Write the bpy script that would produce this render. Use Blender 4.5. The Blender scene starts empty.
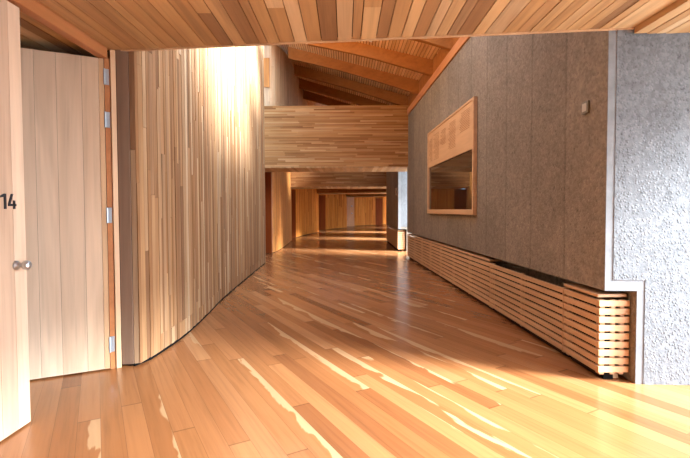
import bpy, math, random
from mathutils import Vector, Matrix
random.seed(7)
S = bpy.context.scene
COL = S.collection
R = math.radians

# ------------------------------------------------------------------ mesh helpers
class MB:
    def __init__(s): s.v = []; s.f = []; s.m = []
    def quad_prism(s, base, top, mat=0):
        """base, top: matching rings of points"""
        n = len(base); o = len(s.v)
        s.v += [tuple(p) for p in base] + [tuple(p) for p in top]
        s.f.append(tuple(o + n - 1 - i for i in range(n))); s.m.append(mat)
        s.f.append(tuple(o + n + i for i in range(n))); s.m.append(mat)
        for i in range(n):
            j = (i + 1) % n
            s.f.append((o + i, o + j, o + n + j, o + n + i)); s.m.append(mat)
    def box(s, x0, x1, y0, y1, z0, z1, mat=0):
        s.quad_prism([(x0, y0, z0), (x1, y0, z0), (x1, y1, z0), (x0, y1, z0)],
                     [(x0, y0, z1), (x1, y0, z1), (x1, y1, z1), (x0, y1, z1)], mat)
    def obox(s, p, q, nrm, t0, t1, z0, z1, mat=0):
        """box over the plan segment p-q, from offset t0 to t1 along nrm, z0..z1"""
        a = [Vector((p[0], p[1])) + nrm * t0, Vector((q[0], q[1])) + nrm * t0,
             Vector((q[0], q[1])) + nrm * t1, Vector((p[0], p[1])) + nrm * t1]
        ar = sum(a[i].x * a[(i + 1) % 4].y - a[(i + 1) % 4].x * a[i].y for i in range(4))
        if ar < 0: a.reverse()
        s.quad_prism([(k.x, k.y, z0) for k in a], [(k.x, k.y, z1) for k in a], mat)
    def poly(s, pts, z0, z1, mat=0):
        ar = sum(pts[i][0] * pts[(i + 1) % len(pts)][1] - pts[(i + 1) % len(pts)][0] * pts[i][1] for i in range(len(pts)))
        if ar < 0: pts = pts[::-1]
        s.quad_prism([(p[0], p[1], z0) for p in pts], [(p[0], p[1], z1) for p in pts], mat)
    def lathe(s, prof, org, ax, n=24, mat=0):
        ax = Vector(ax).normalized(); u = ax.orthogonal().normalized(); w = ax.cross(u); o = len(s.v); org = Vector(org)
        for (r, h) in prof:
            for i in range(n):
                a = 2 * math.pi * i / n
                s.v.append(tuple(org + ax * h + (u * math.cos(a) + w * math.sin(a)) * r))
        for k in range(len(prof) - 1):
            for i in range(n):
                j = (i + 1) % n
                s.f.append((o + k * n + i, o + k * n + j, o + (k + 1) * n + j, o + (k + 1) * n + i)); s.m.append(mat)
        s.f.append(tuple(o + n - 1 - i for i in range(n))); s.m.append(mat)
        s.f.append(tuple(o + (len(prof) - 1) * n + i for i in range(n))); s.m.append(mat)
    def build(s, name, mats, parent=None, bevel=0, smooth=False):
        me = bpy.data.meshes.new(name); me.from_pydata(s.v, [], s.f)
        if not isinstance(mats, (list, tuple)): mats = [mats]
        for m in mats: me.materials.append(m)
        for p, mi in zip(me.polygons, s.m): p.material_index = mi; p.use_smooth = smooth
        me.update()
        o = bpy.data.objects.new(name, me); COL.objects.link(o)
        if parent: o.parent = parent; o.matrix_parent_inverse = Matrix.Translation(-Vector(parent.location))
        if bevel:
            b = o.modifiers.new('bevel', 'BEVEL'); b.width = bevel; b.segments = 2; b.limit_method = 'ANGLE'
        return o

def tag(o, label, cat, group=None, kind=None):
    o['label'] = label; o['category'] = cat
    if group: o['group'] = group
    if kind: o['kind'] = kind
    return o
def struct(o, label, cat, group=None): return tag(o, label, cat, group, 'structure')
def empty(name, loc):
    o = bpy.data.objects.new(name, None); o.location = loc; o.empty_display_size = .1; COL.objects.link(o); return o

# ------------------------------------------------------------------ materials
def lin(c):
    return tuple(((x / 255 / 12.92) if x / 255 <= .04045 else ((x / 255 + .055) / 1.055) ** 2.4) for x in c) + (1,)
class NT:
    def __init__(s, name):
        s.mat = bpy.data.materials.new(name); s.mat.use_nodes = True
        s.t = s.mat.node_tree; s.n = s.t.nodes; s.l = s.t.links
        s.b = s.n['Principled BSDF']
    def node(s, typ, **kw):
        x = s.n.new(typ)
        for k, v in kw.items(): setattr(x, k, v)
        return x
    def put(s, sock, val):
        if hasattr(val, 'is_output'): s.l.new(val, sock)
        else: sock.default_value = val
    def math(s, op, a, b=None, c=None):
        x = s.node('ShaderNodeMath', operation=op); s.put(x.inputs[0], a)
        if b is not None: s.put(x.inputs[1], b)
        if c is not None: s.put(x.inputs[2], c)
        return x.outputs[0]
    def ramp(s, fac, stops, interp='LINEAR'):
        x = s.node('ShaderNodeValToRGB'); x.color_ramp.interpolation = interp
        e = x.color_ramp.elements
        while len(e) < len(stops): e.new(.5)
        for k, (p, c) in zip(e, stops): k.position = p; k.color = c
        s.put(x.inputs[0], fac); return x.outputs[0]
    def mix(s, fac, a, b, mode='MIX'):
        x = s.node('ShaderNodeMix', data_type='RGBA', blend_type=mode)
        s.put(x.inputs[0], fac); s.put(x.inputs[6], a); s.put(x.inputs[7], b); return x.outputs[2]
    def noise(s, vec, scale=1, detail=4, rough=.55, dist=0):
        x = s.node('ShaderNodeTexNoise'); s.put(x.inputs['Vector'], vec); s.put(x.inputs['Scale'], scale)
        s.put(x.inputs['Detail'], detail); s.put(x.inputs['Roughness'], rough); s.put(x.inputs['Distortion'], dist)
        return x.outputs['Fac']
    def bump(s, h, strength=.3, dist=.01):
        x = s.node('ShaderNodeBump'); s.put(x.inputs['Height'], h); x.inputs['Strength'].default_value = strength
        x.inputs['Distance'].default_value = dist; s.l.new(x.outputs[0], s.b.inputs['Normal'])
    def coords(s): return s.node('ShaderNodeTexCoord').outputs['Object']
    def vscale(s, vec, sc, off=None):
        x = s.node('ShaderNodeMapping'); s.put(x.inputs['Vector'], vec); x.inputs['Scale'].default_value = sc
        if off is not None: s.put(x.inputs['Location'], off)
        return x.outputs[0]

def grey(v): return (v, v, v, 1)
def wood(name, cols, axis='z', rough=.5, contrast=.28, fine=1.0, spec=.4):
    """boards that differ from one another, with grain drawn out along one axis"""
    t = NT(name); geo = t.node('ShaderNodeNewGeometry'); rnd = geo.outputs['Random Per Island']
    n = len(cols); base = t.ramp(rnd, [((i + .5) / n, lin(c)) for i, c in enumerate(cols)])
    comb = t.node('ShaderNodeCombineXYZ')
    for i, k in enumerate((37., 61., 83.)): t.put(comb.inputs[i], t.math('MULTIPLY', rnd, k))
    sc = {'x': (.9, 26, 26), 'y': (26, .9, 26), 'z': (26, 26, .9)}[axis]
    v = t.vscale(t.coords(), tuple(k * fine for k in sc), comb.outputs[0])
    g = t.noise(v, 1, 5, .6, .6)
    c = t.mix(1, base, t.ramp(g, [(.28, grey(1 - contrast)), (.5, grey(1)), (.75, grey(1 + contrast * .55))]), 'MULTIPLY')
    sc2 = {'x': (.7, 5, 5), 'y': (5, .7, 5), 'z': (5, 5, .7)}[axis]
    g2 = t.noise(t.vscale(t.coords(), sc2, comb.outputs[0]), 1, 2, .5, 1.2)
    c = t.mix(1, c, t.ramp(g2, [(.3, (.84, .80, .77, 1)), (.6, grey(1)), (.8, (1.06, 1.05, 1.03, 1))]), 'MULTIPLY')
    t.put(t.b.inputs['Base Color'], c); t.put(t.b.inputs['Roughness'], rough); t.b.inputs['Specular IOR Level'].default_value = spec
    t.bump(g, .25, .003)
    return t.mat

def plain(name, col, rough=.5, metal=0, spec=.5, noise=0, nscale=40):
    t = NT(name); t.b.inputs['Roughness'].default_value = rough; t.b.inputs['Metallic'].default_value = metal
    t.b.inputs['Specular IOR Level'].default_value = spec
    if noise:
        g = t.noise(t.coords(), nscale, 4)
        t.put(t.b.inputs['Base Color'], t.mix(1, lin(col), t.ramp(g, [(.3, grey(1 - noise)), (.7, grey(1 + noise))]), 'MULTIPLY'))
    else: t.b.inputs['Base Color'].default_value = lin(col)
    return t.mat

def concrete(name, col, rough_face=True, lines=True):
    t = NT(name); v = t.coords()
    big = t.noise(v, 1.3, 4, .6); mid = t.noise(v, 14, 5, .65); fine = t.noise(v, 70, 3, .6)
    c = t.mix(1, lin(col), t.ramp(big, [(.3, grey(.84)), (.7, grey(1.12))]), 'MULTIPLY')
    c = t.mix(1, c, t.ramp(mid, [(.3, grey(.86)), (.7, grey(1.1))]), 'MULTIPLY')
    h = t.math('MULTIPLY', fine, .5)
    if rough_face:
        vo = t.node('ShaderNodeTexVoronoi'); t.put(vo.inputs['Vector'], v); vo.inputs['Scale'].default_value = 48
        vo.inputs['Randomness'].default_value = 1
        st = t.ramp(vo.outputs['Distance'], [(.10, grey(1)), (.45, grey(0))])
        sel = t.node('ShaderNodeTexVoronoi'); t.put(sel.inputs['Vector'], v); sel.inputs['Scale'].default_value = 48
        pc = t.ramp(sel.outputs['Color'], [(.2, grey(.80)), (.5, grey(1)), (.85, grey(1.2))])
        c = t.mix(.75, c, t.mix(1, c, pc, 'MULTIPLY'))
        pit = t.ramp(t.noise(v, 32, 2, .5), [(.27, grey(.62)), (.36, grey(1))])
        c = t.mix(1, c, pit, 'MULTIPLY')
        h = t.math('ADD', h, t.math('MULTIPLY', st, .9))
        h = t.math('ADD', h, t.math('MULTIPLY', mid, 1.2))
    if lines:   # upright marks of the formwork boards
        sx = t.node('ShaderNodeSeparateXYZ'); t.put(sx.inputs[0], v)
        along = t.math('ADD', sx.outputs[1], t.math('MULTIPLY', sx.outputs[0], .35))
        w = t.math('ADD', along, t.math('MULTIPLY', t.noise(v, 5, 3), .05))
        fr = t.math('FRACT', t.math('DIVIDE', w, .62))
        ln = t.ramp(fr, [(0, grey(.74)), (.03, grey(.84)), (.06, grey(1)), (.98, grey(1)), (1, grey(.78))])
        idx = t.math('FLOOR', t.math('DIVIDE', w, .62))
        wn = t.node('ShaderNodeTexWhiteNoise', noise_dimensions='1D'); t.put(wn.inputs['W'], idx)
        c = t.mix(1, c, ln, 'MULTIPLY')
        c = t.mix(1, c, t.ramp(wn.outputs['Value'], [(0, grey(.92)), (1, grey(1.07))]), 'MULTIPLY')
    t.put(t.b.inputs['Base Color'], c); t.b.inputs['Roughness'].default_value = .9; t.b.inputs['Specular IOR Level'].default_value = .2
    t.bump(h, .38 if rough_face else .12, .010)
    return t.mat

def floor_mat():
    t = NT('varnished_floor_boards'); v = t.coords()
    ang = R(FLOOR_ANG)
    sx = t.node('ShaderNodeSeparateXYZ'); t.put(sx.inputs[0], v); X, Y = sx.outputs[0], sx.outputs[1]
    dx, dy = -math.sin(ang), math.cos(ang)
    u = t.math('ADD', t.math('MULTIPLY', X, dx), t.math('MULTIPLY', Y, dy))
    w = t.math('ADD', t.math('MULTIPLY', X, dy), t.math('MULTIPLY', Y, -dx))
    W = .118; Lb = 2.1
    wr = t.math('DIVIDE', w, W); row = t.math('FLOOR', wr); fw = t.math('FRACT', wr)
    wn = t.node('ShaderNodeTexWhiteNoise', noise_dimensions='1D'); t.put(wn.inputs['W'], row)
    uu = t.math('DIVIDE', t.math('ADD', u, t.math('MULTIPLY', wn.outputs['Value'], 7.3)), Lb)
    idx = t.math('FLOOR', uu); fu = t.math('FRACT', uu)
    cv = t.node('ShaderNodeCombineXYZ'); t.put(cv.inputs[0], row); t.put(cv.inputs[1], idx)
    w2 = t.node('ShaderNodeTexWhiteNoise', noise_dimensions='2D'); t.put(w2.inputs['Vector'], cv.outputs[0]); rnd = w2.outputs['Value']
    base = t.ramp(rnd, [(.0, lin((128, 78, 44))), (.2, lin((145, 92, 53))), (.45, lin((153, 99, 58))), (.65, lin((163, 108, 66))), (.85, lin((148, 94, 55))), (1, lin((174, 122, 80)))])
    # local coords, one stretch of grain per board
    lc = t.node('ShaderNodeCombineXYZ'); t.put(lc.inputs[0], u); t.put(lc.inputs[1], w); t.put(lc.inputs[2], t.math('MULTIPLY', rnd, 91.))
    g = t.noise(t.vscale(lc.outputs[0], (1.3, 34, 1)), 1, 5, .6, .5)
    c = t.mix(1, base, t.ramp(g, [(.25, grey(.78)), (.5, grey(1)), (.8, grey(1.13))]), 'MULTIPLY')
    # pale sapwood with a wavy edge along one side of some boards
    sn = t.noise(t.vscale(lc.outputs[0], (1.1, 4, 1)), 1, 4, .5, .9)
    side = t.math('ADD', sn, t.math('MULTIPLY', t.math('SUBTRACT', fw, .5), .34))
    thr = t.ramp(t.math('FRACT', t.math('MULTIPLY', rnd, 17.3)), [(0, grey(.52)), (.18, grey(.62)), (.25, grey(.86)), (1, grey(.95))])
    sap = t.math('MULTIPLY', t.math('SUBTRACT', side, thr), 34)
    sc = t.node('ShaderNodeClamp'); t.put(sc.inputs[0], sap)
    c = t.mix(t.math('MULTIPLY', sc.outputs[0], .85), c, t.mix(1, lin((188, 148, 106)), t.ramp(g, [(.3, grey(.9)), (.7, grey(1.05))]), 'MULTIPLY'))
    e1 = t.ramp(fw, [(0, grey(.45)), (.014, grey(1)), (.986, grey(1)), (1, grey(.45))])
    e2 = t.ramp(fu, [(0, grey(.5)), (.0012, grey(1)), (.9988, grey(1)), (1, grey(.5))])
    c = t.mix(1, c, e1, 'MULTIPLY'); c = t.mix(1, c, e2, 'MULTIPLY')
    t.put(t.b.inputs['Base Color'], c)
    t.put(t.b.inputs['Roughness'], t.ramp(t.noise(v, 6, 3), [(.3, grey(.19)), (.7, grey(.27))]))
    t.b.inputs['Specular IOR Level'].default_value = .5
    t.bump(t.math('ADD', t.math('MULTIPLY', e1, 1.0), t.math('MULTIPLY', g, .12)), .12, .002)
    return t.mat

FLOOR_ANG = 29.5
M = {}
M['wall'] = wood('weathered_wall_boards', [(154, 112, 76), (172, 132, 92), (138, 98, 66), (186, 152, 116), (160, 116, 78), (122, 88, 62), (192, 162, 128), (154, 110, 72), (146, 110, 80), (174, 134, 94)], 'z', .8, .26, 1.0, .15)
M['wall_red'] = wood('brown_upright_boards', [(204, 134, 66), (188, 116, 54), (214, 148, 78), (172, 104, 50), (206, 138, 70)], 'z', .5, .24)
M['post'] = wood('dark_grey_brown_board', [(132, 104, 84), (122, 92, 74)], 'z', .6, .2)
M['door'] = wood('pale_door_boards', [(226, 198, 170), (206, 172, 142), (230, 208, 184), (216, 186, 156), (198, 168, 142), (222, 194, 166)], 'z', .5, .16)
M['wall_far'] = wood('orange_far_boards', [(222, 138, 58), (206, 122, 46), (230, 150, 68), (192, 108, 42), (224, 142, 62)], 'z', .85, .2, 1.0, .1)
M['door_dark'] = wood('red_brown_door', [(132, 62, 24), (124, 58, 22)], 'z', .85, .15, 1.0, .1)
M['door_far'] = wood('pink_brown_door', [(212, 150, 100), (206, 144, 96)], 'z', .5, .12)
M['jamb'] = wood('pale_frame_wood', [(216, 178, 138), (206, 166, 126)], 'z', .5, .12)
M['head'] = wood('orange_frame_wood', [(188, 126, 78), (180, 118, 72)], 'y', .5, .15)
M['soffit'] = wood('soffit_boards', [(184, 144, 98), (202, 164, 116), (166, 124, 84), (212, 178, 132), (178, 138, 92), (194, 154, 106), (146, 108, 74), (214, 184, 144)], 'y', .55, .26, .8)
M['fascia'] = wood('bulkhead_boards', [(170, 122, 76), (188, 142, 94), (154, 106, 64), (200, 158, 112), (176, 128, 80), (142, 96, 58), (184, 136, 88)], 'x', .8, .22, 1.0, .15)
M['rafter'] = wood('orange_rafter_wood', [(156, 98, 48), (146, 90, 42), (164, 106, 54)], 'x', .8, .14, 1.0, .15)
M['deck'] = wood('roof_slats', [(222, 168, 112), (210, 154, 98), (230, 178, 124)], 'y', .6, .15)
M['slat'] = wood('cover_slat_wood', [(200, 162, 124), (190, 150, 114), (208, 172, 136)], 'y', .5, .14)
M['slat_x'] = wood('cover_end_wood', [(214, 172, 128), (206, 162, 118), (218, 178, 138)], 'x', .5, .12)
M['panel'] = wood('panel_veneer', [(198, 160, 122), (202, 164, 126)], 'y', .45, .08)
M['concrete'] = concrete('hammered_concrete', (132, 121, 108), True, True)
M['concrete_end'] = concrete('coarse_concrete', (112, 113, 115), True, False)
M['smooth'] = concrete('smooth_concrete', (126, 126, 127), False, False)
M['black'] = plain('black_void', (16, 14, 13), .9, 0, .1)
M['backing'] = plain('dark_backing', (58, 42, 32), .9, 0, .1)
M['steel'] = plain('brushed_steel', (190, 190, 190), .35, .9, .5, .06, 200)
M['hinge'] = plain('zinc_hinge', (176, 184, 192), .4, .6, .5, .06, 200)
M['ink'] = plain('black_number', (22, 26, 34), .5)
M['print'] = plain('printed_text', (150, 104, 68), .6)
M['white'] = plain('painted_plaster', (214, 208, 200), .85, 0, .2, .03, 3)
M['ground'] = plain('pale_ground', (186, 184, 180), .95, 0, .1, .12, .8)
M['frame'] = wood('window_frame_wood', [(176, 126, 84)], 'z', .5, .15)
M['box'] = plain('grey_metal_box', (120, 116, 110), .45, .5, .5, .05, 80)
M['boxface'] = plain('pale_box_face', (176, 172, 164), .5)
M['floor'] = floor_mat()
def glass_mat():
    t = NT('dark_display_glass'); t.b.inputs['Base Color'].default_value = lin((44, 32, 24)); t.b.inputs['Roughness'].default_value = .03
    t.b.inputs['Specular IOR Level'].default_value = .8; t.b.inputs['IOR'].default_value = 1.6
    return t.mat
M['glass'] = glass_mat()

# ------------------------------------------------------------------ curves in plan
def smooth(pts, n=14):
    P = [Vector(p) for p in pts]; out = []
    for i in range(len(P) - 1):
        a = P[max(i - 1, 0)]; b = P[i]; c = P[i + 1]; d = P[min(i + 2, len(P) - 1)]
        m1 = (c - a) * .5; m2 = (d - b) * .5; L = (c - b).length
        if m1.length > L: m1 *= L / m1.length
        if m2.length > L: m2 *= L / m2.length
        for k in range(n):
            t = k / n
            out.append(b * (2 * t**3 - 3 * t**2 + 1) + m1 * (t**3 - 2 * t**2 + t) + c * (-2 * t**3 + 3 * t**2) + m2 * (t**3 - t**2))
    out.append(P[-1]); return out
class Curve:
    def __init__(s, pts):
        s.p = pts; s.L = [0]
        for a, b in zip(pts, pts[1:]): s.L.append(s.L[-1] + (b - a).length)
        s.len = s.L[-1]
    def at(s, d):
        d = max(0, min(s.len, d))
        for i in range(len(s.L) - 1):
            if d <= s.L[i + 1]:
                t = (d - s.L[i]) / max(1e-9, s.L[i + 1] - s.L[i]); return s.p[i].lerp(s.p[i + 1], t)
        return s.p[-1]

def plank_wall(name, pts, z0, z1, wr=(.045, .085), lr=(.9, 2.8), mats=None, side=1, relief=.008, thick=.028, back=.16, sm=True):
    """upright boards set side by side along a curved plan line, over a dark core"""
    cv = Curve(smooth(pts) if sm else [Vector(p) for p in pts]); mb = MB(); s = 0
    while s < cv.len - .01:
        w = random.uniform(*wr); e = min(cv.len, s + w)
        if cv.len - e < .02: e = cv.len
        a, b = cv.at(s), cv.at(e); t = (b - a)
        if t.length < .004: s = e; continue
        t.normalize(); n = Vector((t.y, -t.x)) * side
        z = z0; zz = z0 - random.uniform(0, lr[1])
        while z < z1 - .001:
            zz += random.uniform(*lr); ze = min(z1, max(zz, z + .15))
            if z1 - ze < .2: ze = z1
            mb.obox(a + t * .0016, b - t * .0016, n, -thick, random.uniform(0, relief), z + .0012, ze - .0012, 0)
            z = ze; zz = ze
        s = e
    # core
    k = max(2, int(cv.len / .25)); prev = None
    for i in range(k):
        a, b = cv.at(cv.len * i / k), cv.at(cv.len * (i + 1) / k); t = (b - a)
        if t.length < 1e-4: continue
        t.normalize(); n = Vector((t.y, -t.x)) * side
        mb.obox(a - t * .004, b + t * .004, n, -back, -thick + .004, z0 - .02, z1, 1)
    return mb.build(name, mats or [M['wall'], M['backing']])

# ------------------------------------------------------------------ floor and ground
mb = MB()
mb.poly([(-4.2, -6), (3.0, -6), (3.0, 19.6), (4.4, 26), (9, 34), (12, 42), (-4.2, 42)], -.05, 0)
struct(mb.build('floor', M['floor']), 'long corridor floor of varnished orange brown boards laid on the diagonal', 'floor')
mb = MB(); mb.box(-60, 60, -60, 90, -.30, -.06)
struct(mb.build('ground', M['ground']), 'pale ground outside the building', 'ground')

# ------------------------------------------------------------------ left plank walls
W1 = [(-1.698, 3.500), (-1.662, 3.512), (-1.632, 3.70), (-1.600, 4.3), (-1.640, 5.1), (-1.726, 6.2), (-1.82, 8.4), (-1.885, 10.2), (-1.93, 10.62), (-2.06, 10.86), (-2.4, 10.95)]
struct(plank_wall('wall_left', W1, .02, 5.70, (.03, .062), back=.3), 'tall curved wall of narrow upright boards, nearest on the left', 'wall')
W2 = [(-2.55, 12.72), (-2.2, 12.74), (-2.09, 12.86), (-2.06, 13.6), (-2.08, 15.2), (-2.19, 18.0), (-2.3, 18.3), (-2.6, 18.4)]
struct(plank_wall('wall_left', W2, .02, 3.90, (.06, .1), mats=[M['wall_red'], M['backing']]), 'second curved wall of upright boards, just past the first dark doorway', 'wall')
W3 = [(-2.6, 19.95), (-2.3, 19.98), (-2.2, 20.1), (-1.98, 22.0), (-1.50, 24.9), (-1.56, 25.25), (-1.9, 25.5)]
struct(plank_wall('wall_left', W3, .02, 2.7, (.08, .13), mats=[M['wall_far'], M['backing']]), 'third curved wall of upright boards, far down the corridor', 'wall')
W4 = [(-1.75, 27.95), (-1.4, 27.8), (-1.25, 27.9), (-.7, 29.3), (.1, 30.9), (.1, 31.3), (-.1, 31.6)]
struct(plank_wall('wall_left', W4, .02, 2.7, (.09, .14), mats=[M['wall_far'], M['backing']]), 'fourth curved wall of upright boards, beside the pink brown far door', 'wall')
W5 = [(.4, 34.5), (.68, 34.25), (.85, 34.3), (1.5, 35.2), (2.5, 36.35), (2.5, 36.6)]
struct(plank_wall('wall_left', W5, .02, 2.7, (.1, .16), mats=[M['wall_far'], M['backing']]), 'fifth curved wall of upright boards at the corridor bend', 'wall')
W6 = [(2.9, 38.4), (3.15, 38.1), (3.4, 38.2), (5.2, 40.4), (7.5, 42)]
struct(plank_wall('wall_left', W6, .02, 2.7, (.1, .16), mats=[M['wall_far'], M['backing']]), 'last pale sliver of board wall at the end of the corridor', 'wall')

# black strip paints the shade of the open gap under the nearest wall
mb = MB(); cv = Curve(smooth(W1[:9]))
for i in range(40):
    a, b = cv.at(cv.len * i / 40), cv.at(cv.len * (i + 1) / 40); t = (b - a).normalized()
    mb.obox(a, b, Vector((t.y, -t.x)), -.02, .004, 0.0, .022)
struct(mb.build('shadow_gap_left', M['black']), 'thin black strip painting the shadow gap under the nearest curved board wall', 'baseboard')

# upper wall that stands on the bulkhead behind
UW = [(-3.0, 11.78), (-2.2, 11.74), (-1.92, 11.62), (-1.78, 11.75), (-1.62, 12.4), (-1.55, 13.6), (-1.52, 16), (-1.5, 19)]
struct(plank_wall('wall_left', UW, 3.96, 5.60, (.05, .09), mats=[M['jamb'], M['backing']], back=.5), 'upper pale board wall above the first bulkhead, under the rafter ends', 'wall')

# grey brown corner board and door frame
mb = MB(); mb.obox((-1.786, 3.477), (-1.700, 3.492), Vector((.13, -.99)), -.12, 0, .02, 2.51)
struct(mb.build('trim_1', M['post'], bevel=.004), 'grey brown corner board between the door frame and the curved wall', 'trim')
mb = MB()
mb.obox((-1.816, 3.450), (-1.787, 3.475), Vector((.65, -.76)), -.09, 0.004, 0, 2.50)          # pale jamb
struct(mb.build('trim_2', [M['jamb'], M['post']], bevel=.003), 'pale upright jamb of the open doorway', 'trim')
mb = MB()
mb.obox((-1.868, 1.55), (-1.846, 3.44), Vector((1, 0)), -.05, .018, 2.425, 2.508)
struct(mb.build('trim_3', M['head'], bevel=.006), 'orange wooden head rail running above the two doors', 'trim')

# ------------------------------------------------------------------ doors
def board_leaf(mb, p, q, nrm, z0, z1, thick, wr):
    p, q = Vector(p), Vector(q); t = (q - p); L = t.length; t.normalize(); s = 0
    while s < L - .01:
        e = min(L, s + random.uniform(*wr))
        if L - e < .05: e = L
        mb.obox(p + t * (s + .001), p + t * (e - .001), nrm, -thick, random.uniform(-.0015, .0), z0, z1); s = e
    mb.obox(p + t * .002, p + t * (L - .002), nrm, -thick + .004, -.006, z0 + .002, z1 - .002, 1)

d1 = empty('door_1', (-1.857, 2.13, 0)); struct(d1, 'closed board door numbered 14 with a round steel knob', 'door')
mb = MB(); board_leaf(mb, (-1.857, 1.68), (-1.857, 2.556), Vector((1, 0)), .012, 2.41, .045, (.09, .17)); mb.build('leaf', [M['door'], M['backing']], d1)
mb = MB()
mb.lathe([(.026, 0), (.026, .006), (.011, .010), (.010, .034), (.018, .040), (.025, .049), (.0275, .060), (.025, .071), (.017, .079), (.006, .082)], (-1.857, 2.474, .945), (1, 0, 0))
mb.build('knob', M['steel'], d1, smooth=True)
def stroke(mb, pts):            # flat digit stroke standing 4 mm proud of the door face, pts are (y, z)
    mb.quad_prism([(-1.8575, y, z) for y, z in pts], [(-1.8530, y, z) for y, z in pts])
mb = MB(); y0, z0 = 2.368, 1.262
stroke(mb, [(y0 + .030, z0), (y0 + .045, z0), (y0 + .045, z0 + .084), (y0 + .030, z0 + .084)])
stroke(mb, [(y0 + .006, z0 + .062), (y0 + .030, z0 + .067), (y0 + .030, z0 + .084), (y0 + .006, z0 + .066 + .006)])
y0 += .060
stroke(mb, [(y0 + .036, z0), (y0 + .050, z0), (y0 + .050, z0 + .048), (y0 + .036, z0 + .048)])
stroke(mb, [(y0, z0 + .016), (y0 + .058, z0 + .016), (y0 + .058, z0 + .029), (y0, z0 + .029)])
stroke(mb, [(y0, z0 + .029), (y0 + .015, z0 + .029), (y0 + .036, z0 + .084), (y0 + .022, z0 + .084)])
mb.build('door_number', M['ink'], d1)['label'] = 'black number 14'

h0, h1 = Vector((-1.853, 3.423)), Vector((-2.610, 3.045)); tt = (h1 - h0).normalized(); nn = Vector((-tt.y, tt.x))
if nn.y > 0: nn = -nn
d2 = empty('door_2', (h0.x, h0.y, 0)); struct(d2, 'open board door swung inward on four hinges, behind door 14', 'door')
mb = MB(); board_leaf(mb, h0 + tt * .035, h1, nn, .012, 2.42, .045, (.08, .17)); mb.build('leaf', [M['door'], M['backing']], d2)
mb = MB(); mb.obox(h0, h0 + tt * .034, nn, -.045, .002, .012, 2.42); mb.build('edge_strip', M['jamb'], d2)
for z in (2.285, 1.955, 1.215, .20):
    mb = MB()
    mb.obox(h0 - tt * .036 , h0 - tt * .001, nn, -.012, -.004, z - .06, z + .06)
    hc = h0 - tt * .004 + nn * .004; mb.lathe([(.007, -.06), (.007, .06)], (hc.x, hc.y, z), (0, 0, 1), 10)
    mb.build('hinge', M['hinge'], d2)
mb = MB(); mb.obox(h0 - tt * .040, h0 - tt * .004, nn, -.10, -.014, 0, 2.43)
struct(mb.build('trim_4', M['head']), 'orange brown rebate behind the hinges of the open door', 'trim')

# far doors in the recesses
def far_door(name, p, q, z1, mat, label, handles=0):
    p, q = Vector(p), Vector(q); t = (q - p).normalized(); n = Vector((-t.y, t.x))
    if n.y > 0: n = -n
    d = empty(name, (p.x, p.y, 0)); struct(d, label, 'door')
    mb = MB(); mb.obox(p, q, n, -.05, 0, .01, z1); mb.build('leaf', mat, d)
    if handles:
        for z in handles:
            c = p.lerp(q, .8) + n * .0; mb = MB(); mb.lathe([(.04, 0), (.03, .05), (.035, .08), (.01, .1)], (c.x, c.y, z), (n.x, n.y, 0), 12); mb.build('handle', M['steel'], d, smooth=True)
far_door('door_3', (-2.68, 12.60), (-2.11, 12.64), 2.34, M['door_dark'], 'dark red brown door at the end of the nearest board wall')
far_door('door_4', (-2.75, 19.75), (-2.22, 19.85), 2.18, M['door_dark'], 'dark red brown door between the second and third board walls')
far_door('door_5', (-1.95, 27.4), (-1.22, 27.7), 2.18, M['door_dark'], 'dark red brown door past the third board wall')
far_door('door_6', (-.35, 33.0), (.72, 33.9), 2.25, M['door_far'], 'pale pink brown far door with two small handles', (1.55, 1.0))
far_door('door_7', (2.2, 37.2), (3.25, 37.9), 2.25, M['door_dark'], 'last dark brown door at the far end of the corridor')

# ------------------------------------------------------------------ right concrete piers
P0 = Vector((1.850, 3.125)); P1 = Vector((1.625, 11.496)); T = (P1 - P0).normalized(); N = Vector((-T.y, T.x))  # N points into the corridor
def on(y): return P0 + T * ((y - P0.y) / T.y)
XO = 2.95
mb = MB()
a, b = on(3.125), on(11.496)
mb.poly([(a.x, a.y), (a.x + .216, a.y - .014), (XO, 3.06), (XO, 11.5), (b.x, b.y)], .668, 3.67, 0)         # upper body
mb.poly([(2.072, 3.111), (XO, 3.06), (XO, 11.5), (b.x + .22, b.y), (2.072 - .205, 11.49)][:4] + [(1.86, 11.49)], 0, .668, 0)   # body behind the niche
# smooth margins and coarse field on the end face
def endstrip(x0, x1, z0, z1, mat, t):
    y0 = 3.125 - (x0 - 1.866) * .06; y1 = 3.125 - (x1 - 1.866) * .06
    mb.poly([(x0, y0), (x1, y1), (x1, y1 - t), (x0, y0 - t)], z0, z1, mat)
endstrip(1.8505, 1.905, .668, 2.6, 2, .006)
endstrip(1.905, 2.13, .668, .745, 2, .006)
endstrip(2.072, 2.125, 0, .668, 2, .006)
endstrip(1.905, XO, .745, 2.6, 1, .010)
endstrip(2.125, XO, 0, .745, 1, .010)
struct(mb.build('wall_right', [M['concrete'], M['concrete_end'], M['smooth']]), 'long hammered concrete wall on the right with a bright coarse end face', 'wall')

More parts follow.
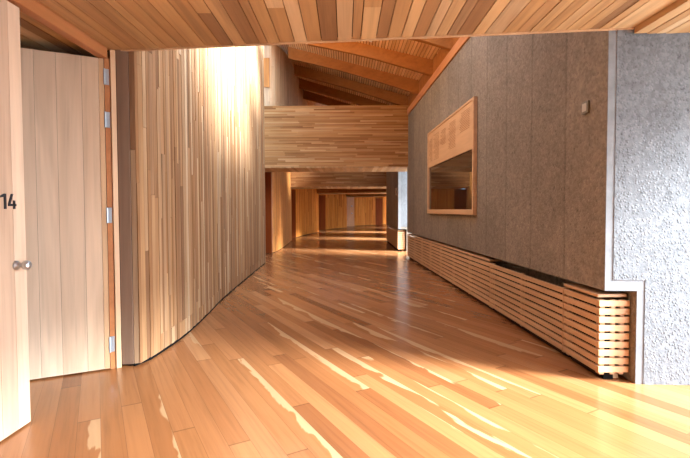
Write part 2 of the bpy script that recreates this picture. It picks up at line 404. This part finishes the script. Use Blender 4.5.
def pier(pts, label, z1=3.67):
    mb = MB(); mb.poly(pts, 0, z1, 0)
    x, y = pts[0]
    return struct(mb.build('wall_right', [M['concrete'], M['concrete_end']]), label, 'wall')
mb = MB()
mb.poly([(1.600, 13.231), (XO, 13.15), (XO, 17.6), (1.655, 17.6)], .668, 3.67, 0)
mb.poly([(1.85, 13.22), (XO, 13.15), (XO, 17.6), (1.89, 17.6)], 0, .668, 0)
mb.poly([(1.602, 13.231), (1.68, 13.226), (1.68, 13.218), (1.602, 13.223)], .668, 3.6, 2)
mb.poly([(1.68, 13.226), (XO, 13.15), (XO, 13.142), (1.68, 13.218)], .74, 3.6, 1)
struct(mb.build('wall_right', [M['concrete'], M['concrete_end'], M['smooth']]), 'second concrete pier past the first gap, with a pale blue lit end', 'wall')
pier([(1.92, 19.5), (XO, 19.3), (3.4, 23.3), (2.25, 23.6)], 'third concrete pier hidden behind the second', 2.8)
pier([(2.75, 25.4), (4.2, 24.8), (6.0, 29.0), (4.5, 29.6)], 'fourth concrete pier at the corridor bend', 2.8)
pier([(5.2, 31.2), (6.5, 30.5), (10, 34.5), (8.6, 35.4)], 'fifth concrete pier past the corridor bend', 2.8)
mb = MB(); mb.box(1.87, XO, -6, -1.4, 0, 2.8); struct(mb.build('wall_right', M['concrete']), 'concrete pier beside the viewer, behind the camera', 'wall')
mb = MB(); mb.box(-4.2, XO, -6.2, -6, 0, 2.8); struct(mb.build('wall_back', M['white']), 'plain wall closing the corridor behind the viewer', 'wall')
mb = MB(); mb.box(-4.2, 12.5, 43, 43.2, 0, 2.7); struct(mb.build('wall_end', M['wall_red']), 'board wall closing the far end of the corridor', 'wall')
# room behind the doors
mb = MB(); mb.box(-4.3, -4.2, -6, 4.2, 0, 2.7); mb.box(-4.2, -1.98, 3.75, 3.85, 0, 2.7); mb.box(-1.96, -1.862, -6, 1.675, 0, 2.51); mb.box(-4.2, -1.96, .9, 1.0, 0, 2.51)
struct(mb.build('wall_room', M['white']), 'pale walls of the room behind the two doors', 'wall')
mb = MB()
mb.box(-2.85, -2.72, 10.9, 12.75, 0, 2.36); mb.box(-2.9, -2.78, 18.3, 20.05, 0, 2.36); mb.poly([(-1.7, 25.4), (-1.85, 25.4), (-2.15, 27.9), (-2.0, 27.9)], 0, 2.4)
mb.poly([(-.1, 31.3), (-.25, 31.4), (-.65, 33.1), (-.5, 33.1)], 0, 2.62); mb.poly([(2.4, 36.6), (2.25, 36.6), (1.9, 37.4), (2.1, 37.4)], 0, 2.62)
struct(mb.build('wall_left', M['wall_red']), 'backs of the shallow door recesses along the left side', 'wall')

# ------------------------------------------------------------------ soffits and bulkheads
ZS = 2.51
E0, E1 = Vector((-1.775, 3.484)), Vector((1.825, 3.112))
def edge_y(x): return E0.y + (x - E0.x) * (E1.y - E0.y) / (E1.x - E0.x)
mb = MB(); x = -4.0
while x < 4.0:
    w = random.uniform(.06, .125); xe = x + w
    if x < 2.0099 and xe + .05 > 2.01: xe = 2.01
    if xe > 4: xe = 4.0
    y = -4.5
    far0, far1 = (edge_y(x), edge_y(xe)) if xe <= 2.0101 else (3.095, 3.085)
    if xe <= -1.9: far0 = far1 = 3.74
    L = y
    cuts = [y]
    while True:
        L += random.uniform(1.4, 3.8)
        if L > far1 - .5: break
        cuts.append(L)
    cuts.append(None)
    d = random.uniform(0, .004)
    for c0, c1 in zip(cuts, cuts[1:]):
        y0a = c0; y1a, y1b = (far0, far1) if c1 is None else (c1 - .002, c1 - .002)
        mb.poly([(x + .003, y0a), (xe - .003, y0a), (xe - .003, y1b), (x + .003, y1a)], ZS - d - (.042 if x >= 2.0099 else 0), ZS + .02, 0)
    x = xe
mb.poly([(-4.2, -6), (4, -6), (4, 3.08), (2.095, 3.10), (2.095, edge_y(2.09) - .01), (-1.79, 3.475), (-1.79, 3.74), (-4.2, 3.74)], ZS + .015, 2.78, 1)
struct(mb.build('ceiling', [M['soffit'], M['backing']]), 'low foreground ceiling of long boards running down the corridor', 'ceiling')
mb = MB()
mb.poly([(E0.x, E0.y + .002), (2.01, edge_y(2.01) + .002), (2.01, edge_y(2.01) + .014), (E0.x, E0.y + .016)], ZS - .012, 2.80, 0)
struct(mb.build('trim_5', M['jamb']), 'pale edge board along the far edge of the foreground ceiling', 'trim')

def bulkhead(corner, tv, width, depth, z0, z1, label, pitch=(.028, .05), lr=(.5, 1.6)):
    """box spanning the corridor: long narrow boards across its face, short boards under it"""
    c = Vector(corner); t = Vector(tv).normalized(); n = Vector((t.y, -t.x))       # n faces the viewer
    mb = MB(); z = z0
    while z < z1 - .002:
        ze = min(z1, z + random.uniform(*pitch));
        if z1 - ze < .02: ze = z1
        s = 0; q = -random.uniform(0, lr[1])
        while s < width - .001:
            q += random.uniform(*lr); e = min(width, max(q, s + .2))
            if width - e < .2: e = width
            mb.obox(c + t * (s + .001), c + t * (e - .001), n, -.02, random.uniform(0, .006), z + .0008, ze - .0008, 0); s = q = e
        z = ze
    s = 0
    while s < width - .001:
        e = min(width, s + random.uniform(.07, .13))
        a = c + t * (s + .001); b = c + t * (e - .001)
        mb.obox(a, b, n, -depth, -.004, z0 - .022, z0 - .002, 1); s = e
    mb.obox(c + t * .01, c + t * (width - .01), n, -depth, -.015, z0 - .003, z1 - .004, 2)
    return struct(mb.build('bulkhead', [M['fascia'], M['soffit'], M['backing']]), label, 'bulkhead')
bulkhead((-2.72, 11.42), (1, -.012), 5.6, 1.35, 2.37, 3.93, 'deep bulkhead faced with narrow level boards, first across the corridor')
bulkhead((-2.80, 17.62), (1, 0), 5.7, 1.7, 2.20, 3.90, 'second bulkhead across the corridor, below and behind the first')
bulkhead((-2.4, 24.6), (1, -.2), 5.6, 1.8, 2.20, 2.8, 'third bulkhead across the corridor')
bulkhead((-1.6, 31.4), (1, -.35), 8.0, 2.0, 2.22, 2.8, 'fourth bulkhead at the corridor bend')
mb = MB(); mb.poly([(-3.2, 19.3), (3.2, 19.3), (5, 25), (10.5, 34), (12, 43), (-3.2, 43)], 2.62, 2.75)
struct(mb.build('ceiling', M['rafter']), 'low wooden ceiling over the far corridor bend', 'ceiling')
mb = MB(); mb.box(-2.12, -1.95, 11.55, 11.59, 4.45, 5.2)
struct(mb.build('trim_6', M['wall_red']), 'narrow red brown panel high up beside the nearest board wall', 'trim')

# ------------------------------------------------------------------ roof
XR, ZR, XL, ZL = 1.72, 3.86, -1.52, 5.28
SL = (ZL - ZR) / (XR - XL)
def zr(x): return ZR + (XR - x) * SL
SKEW = 1.72 / (XR - XL)
RD = .30; RW = .10
SKY0 = 4.0
SKY = [(-1.86, -.90, 10.8), (-.90, .50, 9.0), (.50, 1.60, 7.28)]     # stepped roof light beside the tall board wall: x from, x to, far end
SK2 = (.80, 1.60, 15.15, 16.5)                                   # unseen roof light added to brighten the bay past the first bulkhead
roots = [7.3 + 1.4 * k for k in range(6)]
names = {3: 'rafter showing only its foot, nearest to the viewer along the top of the concrete wall', 4: 'rafter partly cut off by the foreground ceiling edge, second along the concrete wall top', 5: 'third rafter along the concrete wall top, the first with its left end in view',
         6: 'fourth rafter, its foot above the far end of the concrete wall', 7: 'fifth rafter, its lower half behind the top of the first bulkhead', 8: 'farthest rafter in view, only its left end showing above the first bulkhead'}
for k, y0 in enumerate(roots):
    mb = MB(); n = 10; half = RW / 2
    xr = 1.88 - .0245 * (y0 - 3.1); xl = -1.485
    for (sa, sb, sy) in SKY:                                        # stops at the roof light
        if SKY0 < y0 + SKEW * (XR - sb) < sy: xl = max(xl, sb + .07)
    rings = []
    for i in range(n + 1):
        x = xr + (xl - xr) * i / n; y = y0 + (XR - x) * SKEW; arch = .05 * math.sin(math.pi * i / n)
        z = zr(x) + arch
        rings.append([(x, y - half, z), (x, y + half, z), (x, y + half, zr(x) + RD + .02), (x, y - half, zr(x) + RD + .02)])
    o = len(mb.v)
    for r in rings: mb.v += r
    for i in range(n):
        for j in range(4):
            jj = (j + 1) % 4
            mb.f.append((o + i * 4 + j, o + (i + 1) * 4 + j, o + (i + 1) * 4 + jj, o + i * 4 + jj)); mb.m.append(0)
    mb.f.append(tuple(o + j for j in range(4))); mb.m.append(0)
    mb.f.append(tuple(o + n * 4 + 3 - j for j in range(4))); mb.m.append(0)
    ob = mb.build('rafter', M['rafter'])
    tag(ob, names.get(k + 3, 'rafter number %d from the foreground ceiling, hidden under the sloping roof' % (k + 1)), 'rafter', 'rafters under the sloping roof')
def roof_strip(mb, xa, xb, ya, yb, d0, d1, mat):
    mb.quad_prism([(xa, ya, zr(xa) + d0), (xa, yb, zr(xa) + d0), (xb, yb, zr(xb) + d0), (xb, ya, zr(xb) + d0)],
                  [(xa, ya, zr(xa) + d1), (xa, yb, zr(xa) + d1), (xb, yb, zr(xb) + d1), (xb, ya, zr(xb) + d1)], mat)
mb = MB(); x = 1.95
while x > -3.0:
    x1 = x - .042
    far = [sy for (sa, sb, sy) in SKY if sa < x1 and x <= sb + .05]
    seg = [(3.2, SKY0), (far[0], 19.2)] if far else [(3.2, 19.2)]
    if SK2[0] < x1 and x <= SK2[1] + .05: seg = seg[:-1] + [(seg[-1][0], SK2[2]), (SK2[3], 19.2)]
    for (ya, yb) in seg:
        roof_strip(mb, x, x1, ya, yb, RD, RD + .03, 0)
    x -= .06
for (xa, xb, ya, yb) in [(3.1, SKY[2][1], 3.2, 19.2), (SKY[2][1], SKY[0][0], 3.2, SKY0), (SKY[0][0], -3.0, 3.2, 19.2)] + [(sb, sa, sy, 19.2) for (sa, sb, sy) in SKY[:1]] + [(SKY[1][1], SK2[0], SKY[1][2], SK2[2]), (SKY[1][1], SK2[0], SK2[3], 19.2), (SK2[0], SKY[1][0], SKY[1][2], 19.2), (SKY[2][1], SKY[2][0], SKY[2][2], SK2[2]), (SKY[2][1], SKY[2][0], SK2[3], 19.2)]:
    roof_strip(mb, xa, xb, ya, yb, RD + .028, RD + .12, 1)
struct(mb.build('roof', [M['deck'], M['rafter']]), 'sloping roof of close set slats above the rafters', 'roof')
mb = MB()
roof_strip(mb, SKY[0][0], SKY[0][0] - .06, SKY0 - .06, SKY[0][2] + .06, RD - .02, RD + .20, 0)
roof_strip(mb, SKY[2][1], SKY[0][0], SKY0 - .06, SKY0, RD - .02, RD + .20, 0)
for q, (sa, sb, sy) in enumerate(SKY):
    roof_strip(mb, sb, sa, sy, sy + .06, RD - .02, RD + .20, 0)
    roof_strip(mb, sb + .06, sb, SKY[q + 1][2] if q < 2 else SKY0 - .06, sy + .06, RD - .02, RD + .20, 0)
struct(mb.build('window_4', M['frame']), 'long roof light above the tall curved board wall', 'window')
mb = MB(); mb.poly([(-1.9, 3.45), (-1.9, 3.40), (1.95, 3.06), (1.95, 3.10)], 2.78, 4.3); mb.poly([(-1.9, 3.45), (-1.9, 3.40), (.2, 3.21), (.2, 3.26)], 4.3, 5.0); mb.poly([(-1.9, 3.45), (-1.9, 3.40), (-1.2, 3.34), (-1.2, 3.38)], 5.0, 5.5)  # unseen gable added to keep daylight off the near end of the bay
struct(mb.build('gable_light_block', M['wall_red']), 'unseen board gable added on the foreground ceiling to block light', 'wall')
mb = MB(); a, b = on(3.14), on(19.0)
mb.obox(a, b, N, -.015, .025, 3.672, 3.83)
struct(mb.build('trim_7', M['head'], bevel=.005), 'wooden rail along the top of the right concrete wall', 'trim')
mb = MB(); mb.obox(a, b, N, -.06, -.018, 3.672, 4.42); struct(mb.build('trim_8', M['rafter']), 'wooden infill above the right concrete wall between the rafter feet', 'trim')

mb = MB(); roof_strip(mb, SK2[1] + .05, SK2[1], SK2[2] - .05, SK2[3] + .05, RD - .02, RD + .20, 0); roof_strip(mb, SK2[0], SK2[0] - .05, SK2[2] - .05, SK2[3] + .05, RD - .02, RD + .20, 0)
roof_strip(mb, SK2[1], SK2[0], SK2[2] - .05, SK2[2], RD - .02, RD + .20, 0); roof_strip(mb, SK2[1], SK2[0], SK2[3], SK2[3] + .05, RD - .02, RD + .20, 0)
struct(mb.build('added_roof_light', M['frame']), 'unseen roof light added to brighten the bay past the first bulkhead', 'window')
# openings to the outside: frames of the side windows and of the clerestory above the foreground ceiling
def win_frame(name, y0, y1, z1, label):
    mb = MB(); x0, x1 = XO - .06, XO + .02
    mb.box(x0, x1, y0, y0 + .06, 0, z1); mb.box(x0, x1, y1 - .06, y1, 0, z1); mb.box(x0, x1, y0 + .06, y1 - .06, z1 - .06, z1); mb.box(x0, x1, y0 + .06, y1 - .06, 0, .05)
    struct(mb.build(name, M['frame']), label, 'window')
win_frame('window_1', -1.4, 3.05, 2.5, 'tall side window beside the viewer, to the right of the frame')
win_frame('window_2', 11.52, 13.14, 2.34, 'side window in the gap between the first two concrete walls')
win_frame('window_3', 17.62, 19.28, 2.17, 'side window past the second concrete pier')

# ------------------------------------------------------------------ slatted radiator covers
def slat_run(root, p, q, z0, n, front, thick, pitch, h, mat):
    t = (q - p).normalized(); nm = Vector((-t.y, t.x))
    for k in range(n):
        mb = MB(); mb.obox(p + t * .002, q - t * .002, nm, front - thick, front + random.uniform(-.001, .001), z0 + k * pitch, z0 + k * pitch + h)
        mb.build('slat', mat, root, bevel=.0025)
def cover(y0, y1, label, line=on, cap=True, end=False, z0=.06, group='slatted radiator covers along the right wall', battens=None):
    p, q = line(y0), line(y1); t = (q - p).normalized(); nm = Vector((-t.y, t.x)); c = p.lerp(q, .5)
    root = empty('radiator_cover', (c.x, c.y, 0)); tag(root, label, 'radiator cover', group)
    slat_run(root, p, q, z0, 9, .010, .020, .0605, .044, M['slat'])
    L = (q - p).length; nb = max(2, int(L / .8) + 1)
    for i in range(nb):
        s = .03 + (L - .06) * i / (nb - 1); a = p + t * (s - .02); b = p + t * (s + .02)
        mb = MB(); mb.obox(a, b, nm, -.045, -.011, z0 - .02, z0 + .53); mb.build('upright', M['slat'], root)
    if cap:
        mb = MB(); mb.obox(p, q, nm, -.205 if end else -.15, .010, z0 + .548, z0 + .570); mb.build('cap_board', M['slat'], root, bevel=.003)
    mb = MB(); mb.obox(p + t * .01, q - t * .01, nm, -.12, -.05, 0.0, .52); mb.build('back_panel', M['black'], root)
    mb = MB(); mb.obox(p + t * .05, q - t * .05, nm, -.06, -.04, 0.0, .05); mb.build('plinth', M['backing'], root)
    if end:
        y = p.y
        for k in range(9):
            zz = z0 + k * .0605
            mb = MB(); mb.box(p.x - .008, p.x + .214, y - .018, y, zz, zz + .044); mb.build('slat', M['slat_x'], root, bevel=.0025)
        for x0 in (p.x + .012, p.x + .09, p.x + .155):
            mb = MB(); mb.box(x0, x0 + .032, y + .001, y + .022, z0 - .02, z0 + .53); mb.build('upright', M['slat_x'], root)
        mb = MB(); mb.box(p.x + .05, p.x + .17, y + .035, y + .06, 0, .06); mb.build('foot', M['slat_x'], root)
    return root
cover(3.185, 3.66, 'short near slatted wooden radiator cover that wraps the pale concrete corner', end=True)
cover(3.665, 5.40, 'middle slatted wooden radiator cover with its top board missing and a black gap above', cap=False)
cover(5.405, 11.44, 'long far slatted wooden radiator cover below the framed display panel')
Q0, Q1 = Vector((1.600, 13.231)), Vector((1.655, 17.6))
def on2(y): return Q0 + (Q1 - Q0) * ((y - Q0.y) / (Q1.y - Q0.y))
cover(13.29, 17.5, 'distant slatted wooden radiator cover on the second concrete pier', line=on2, end=True)

# ------------------------------------------------------------------ framed display panel on the concrete wall
FY0, FY1, FZ0, FZ1 = 5.92, 8.80, 1.178, 2.76
cpt = on((FY0 + FY1) / 2)
root = empty('display_panel', (cpt.x, cpt.y, FZ0)); tag(root, 'wood framed display panel on the concrete wall with text columns above dark glass', 'display panel')
a, b = on(FY0), on(FY1)
mb = MB()
mb.obox(a, b, N, .001, .055, FZ0, FZ0 + .075); mb.obox(a, b, N, .001, .055, FZ1 - .035, FZ1)
mb.obox(a, a + T * .05, N, .001, .055, FZ0 + .075, FZ1 - .035); mb.obox(b - T * .06, b, N, .001, .055, FZ0 + .075, FZ1 - .035)
mb.build('frame', M['panel'], root, bevel=.003)
ZG = 2.075
mb = MB(); mb.obox(a + T * .05, b - T * .06, N, .002, .045, ZG, FZ1 - .035); tb = mb.build('text_board', M['panel'], root)
mb = MB(); mb.obox(a + T * .05, b - T * .06, N, .002, .022, FZ0 + .075, ZG); mb.build('glass_pane', M['glass'], root)['label'] = 'dark reflecting glass'
cols = [(6.12, 6.62, 2.38, 2.66), (6.82, 7.26, 2.22, 2.64), (7.42, 7.78, 2.36, 2.62), (7.88, 8.30, 2.18, 2.64), (8.40, 8.66, 2.18, 2.60)]
for (y0, y1, z0, z1) in cols:
    mb = MB(); z = z1
    while z > z0:
        y = y0 + random.uniform(0, .01); stop = y1 - random.uniform(0, .12)
        while y < stop:
            e = min(stop, y + random.uniform(.02, .09)); mb.obox(on(y), on(e), N, .0452, .0466, z - .009, z); y = e + .016
        z -= .024
    mb.build('text_block', M['print'], tb)

# small boxes on the piers
c = on(3.378); root = empty('switch_box', (c.x, c.y, 2.02)); tag(root, 'small grey metal switch box high on the near end of the concrete wall', 'switch box')
mb = MB(); mb.obox(on(3.335), on(3.42), N, .0005, .018, 1.978, 2.068); mb.build('housing', M['box'], root, bevel=.004)
mb = MB(); mb.obox(on(3.35), on(3.405), N, .018, .021, 1.993, 2.053); mb.build('cover_plate', M['boxface'], root, bevel=.001)
c = on2(13.5); root = empty('wall_sensor', (c.x, c.y, 1.79)); tag(root, 'tiny pale sensor box on the second concrete pier down the corridor', 'sensor')
t2 = (Q1 - Q0).normalized(); n2 = Vector((-t2.y, t2.x))
mb = MB(); mb.obox(on2(13.42), on2(13.56), n2, .0005, .05, 1.70, 1.92); mb.build('housing', M['boxface'], root, bevel=.006)
mb = MB(); mb.obox(on2(13.46), on2(13.52), n2, .05, .06, 1.77, 1.83); mb.build('lens', M['jamb'], root)

# ------------------------------------------------------------------ daylight
w = bpy.data.worlds.new('hazy_sky'); S.world = w; w.use_nodes = True
nt = w.node_tree; bg = nt.nodes['Background']
tc = nt.nodes.new('ShaderNodeTexCoord'); dp = nt.nodes.new('ShaderNodeVectorMath'); dp.operation = 'DOT_PRODUCT'
nt.links.new(tc.outputs['Generated'], dp.inputs[0])
sd = Vector((.86, -.42, .30)).normalized(); dp.inputs[1].default_value = sd  # sky glow added on the side window's side to brighten doors and end face
rp = nt.nodes.new('ShaderNodeValToRGB'); e = rp.color_ramp.elements
e[0].position = .0; e[0].color = (.34, .47, .66, 1); k = e.new(.42); k.color = (.46, .60, .80, 1); e = rp.color_ramp.elements; e[2].position = 1.0; e[2].color = (3.2, 3.7, 4.2, 1)
nt.links.new(dp.outputs['Value'], rp.inputs[0]); nt.links.new(rp.outputs[0], bg.inputs['Color']); bg.inputs['Strength'].default_value = 4.0

def portal(loc, rot, sx, sy):
    l = bpy.data.lights.new('daylight_portal', 'AREA'); l.shape = 'RECTANGLE'; l.size = sx; l.size_y = sy; l.cycles.is_portal = True
    o = bpy.data.objects.new('daylight_portal', l); o.location = loc; o.rotation_euler = rot; COL.objects.link(o)
portal((XO + .05, .83, 1.25), (0, R(90), 0), 2.5, 4.5)       # area lights shine along local -Z: here towards -X
portal((XO + .05, 12.33, 1.18), (0, R(90), 0), 2.4, 1.7)
portal((XO + .05, 18.45, 1.1), (0, R(90), 0), 2.3, 1.8)
portal((-.13, (SKY0 + SKY[0][2]) / 2, zr(-.13) + RD + .25), (0, math.atan(SL), 0), 3.8, SKY[0][2] - SKY0 + .2)   # downwards
sun = bpy.data.lights.new('hazy_sun', 'SUN'); sun.energy = 30; sun.angle = R(20); sun.color = (.86, .96, 1.04)
so = bpy.data.objects.new('hazy_sun', sun); so.location = (8, -10, 9); COL.objects.link(so)
so.rotation_euler = Vector((-.93, .32, -.50)).to_track_quat('-Z', 'Y').to_euler()

portal((1.2, 15.82, zr(1.2) + RD + .25), (0, math.atan(SL), 0), 1.0, 1.5)
S.cycles.max_bounces = 14; S.cycles.diffuse_bounces = 6; S.cycles.glossy_bounces = 5
S.cycles.use_denoising = True; S.cycles.caustics_reflective = False; S.cycles.caustics_refractive = False
S.cycles.sample_clamp_indirect = 12
vs = S.view_settings; vs.view_transform = 'Standard'; vs.look = 'None'; vs.gamma = 1; vs.use_curve_mapping = False; vs.exposure = 0.38

# ------------------------------------------------------------------ camera
cam = bpy.data.cameras.new('camera'); co = bpy.data.objects.new('camera', cam); COL.objects.link(co)
cam.sensor_fit = 'HORIZONTAL'; cam.sensor_width = 36; cam.lens = 440 / 690 * 36; cam.shift_y = -4.4 / 690; cam.clip_start = .02; cam.clip_end = 300
co.matrix_world = Matrix.Translation((0, 0, 1.25)) @ Matrix.Rotation(R(90 - 1.9), 4, 'X') @ Matrix.Rotation(R(-.2), 4, 'Z')
S.camera = co
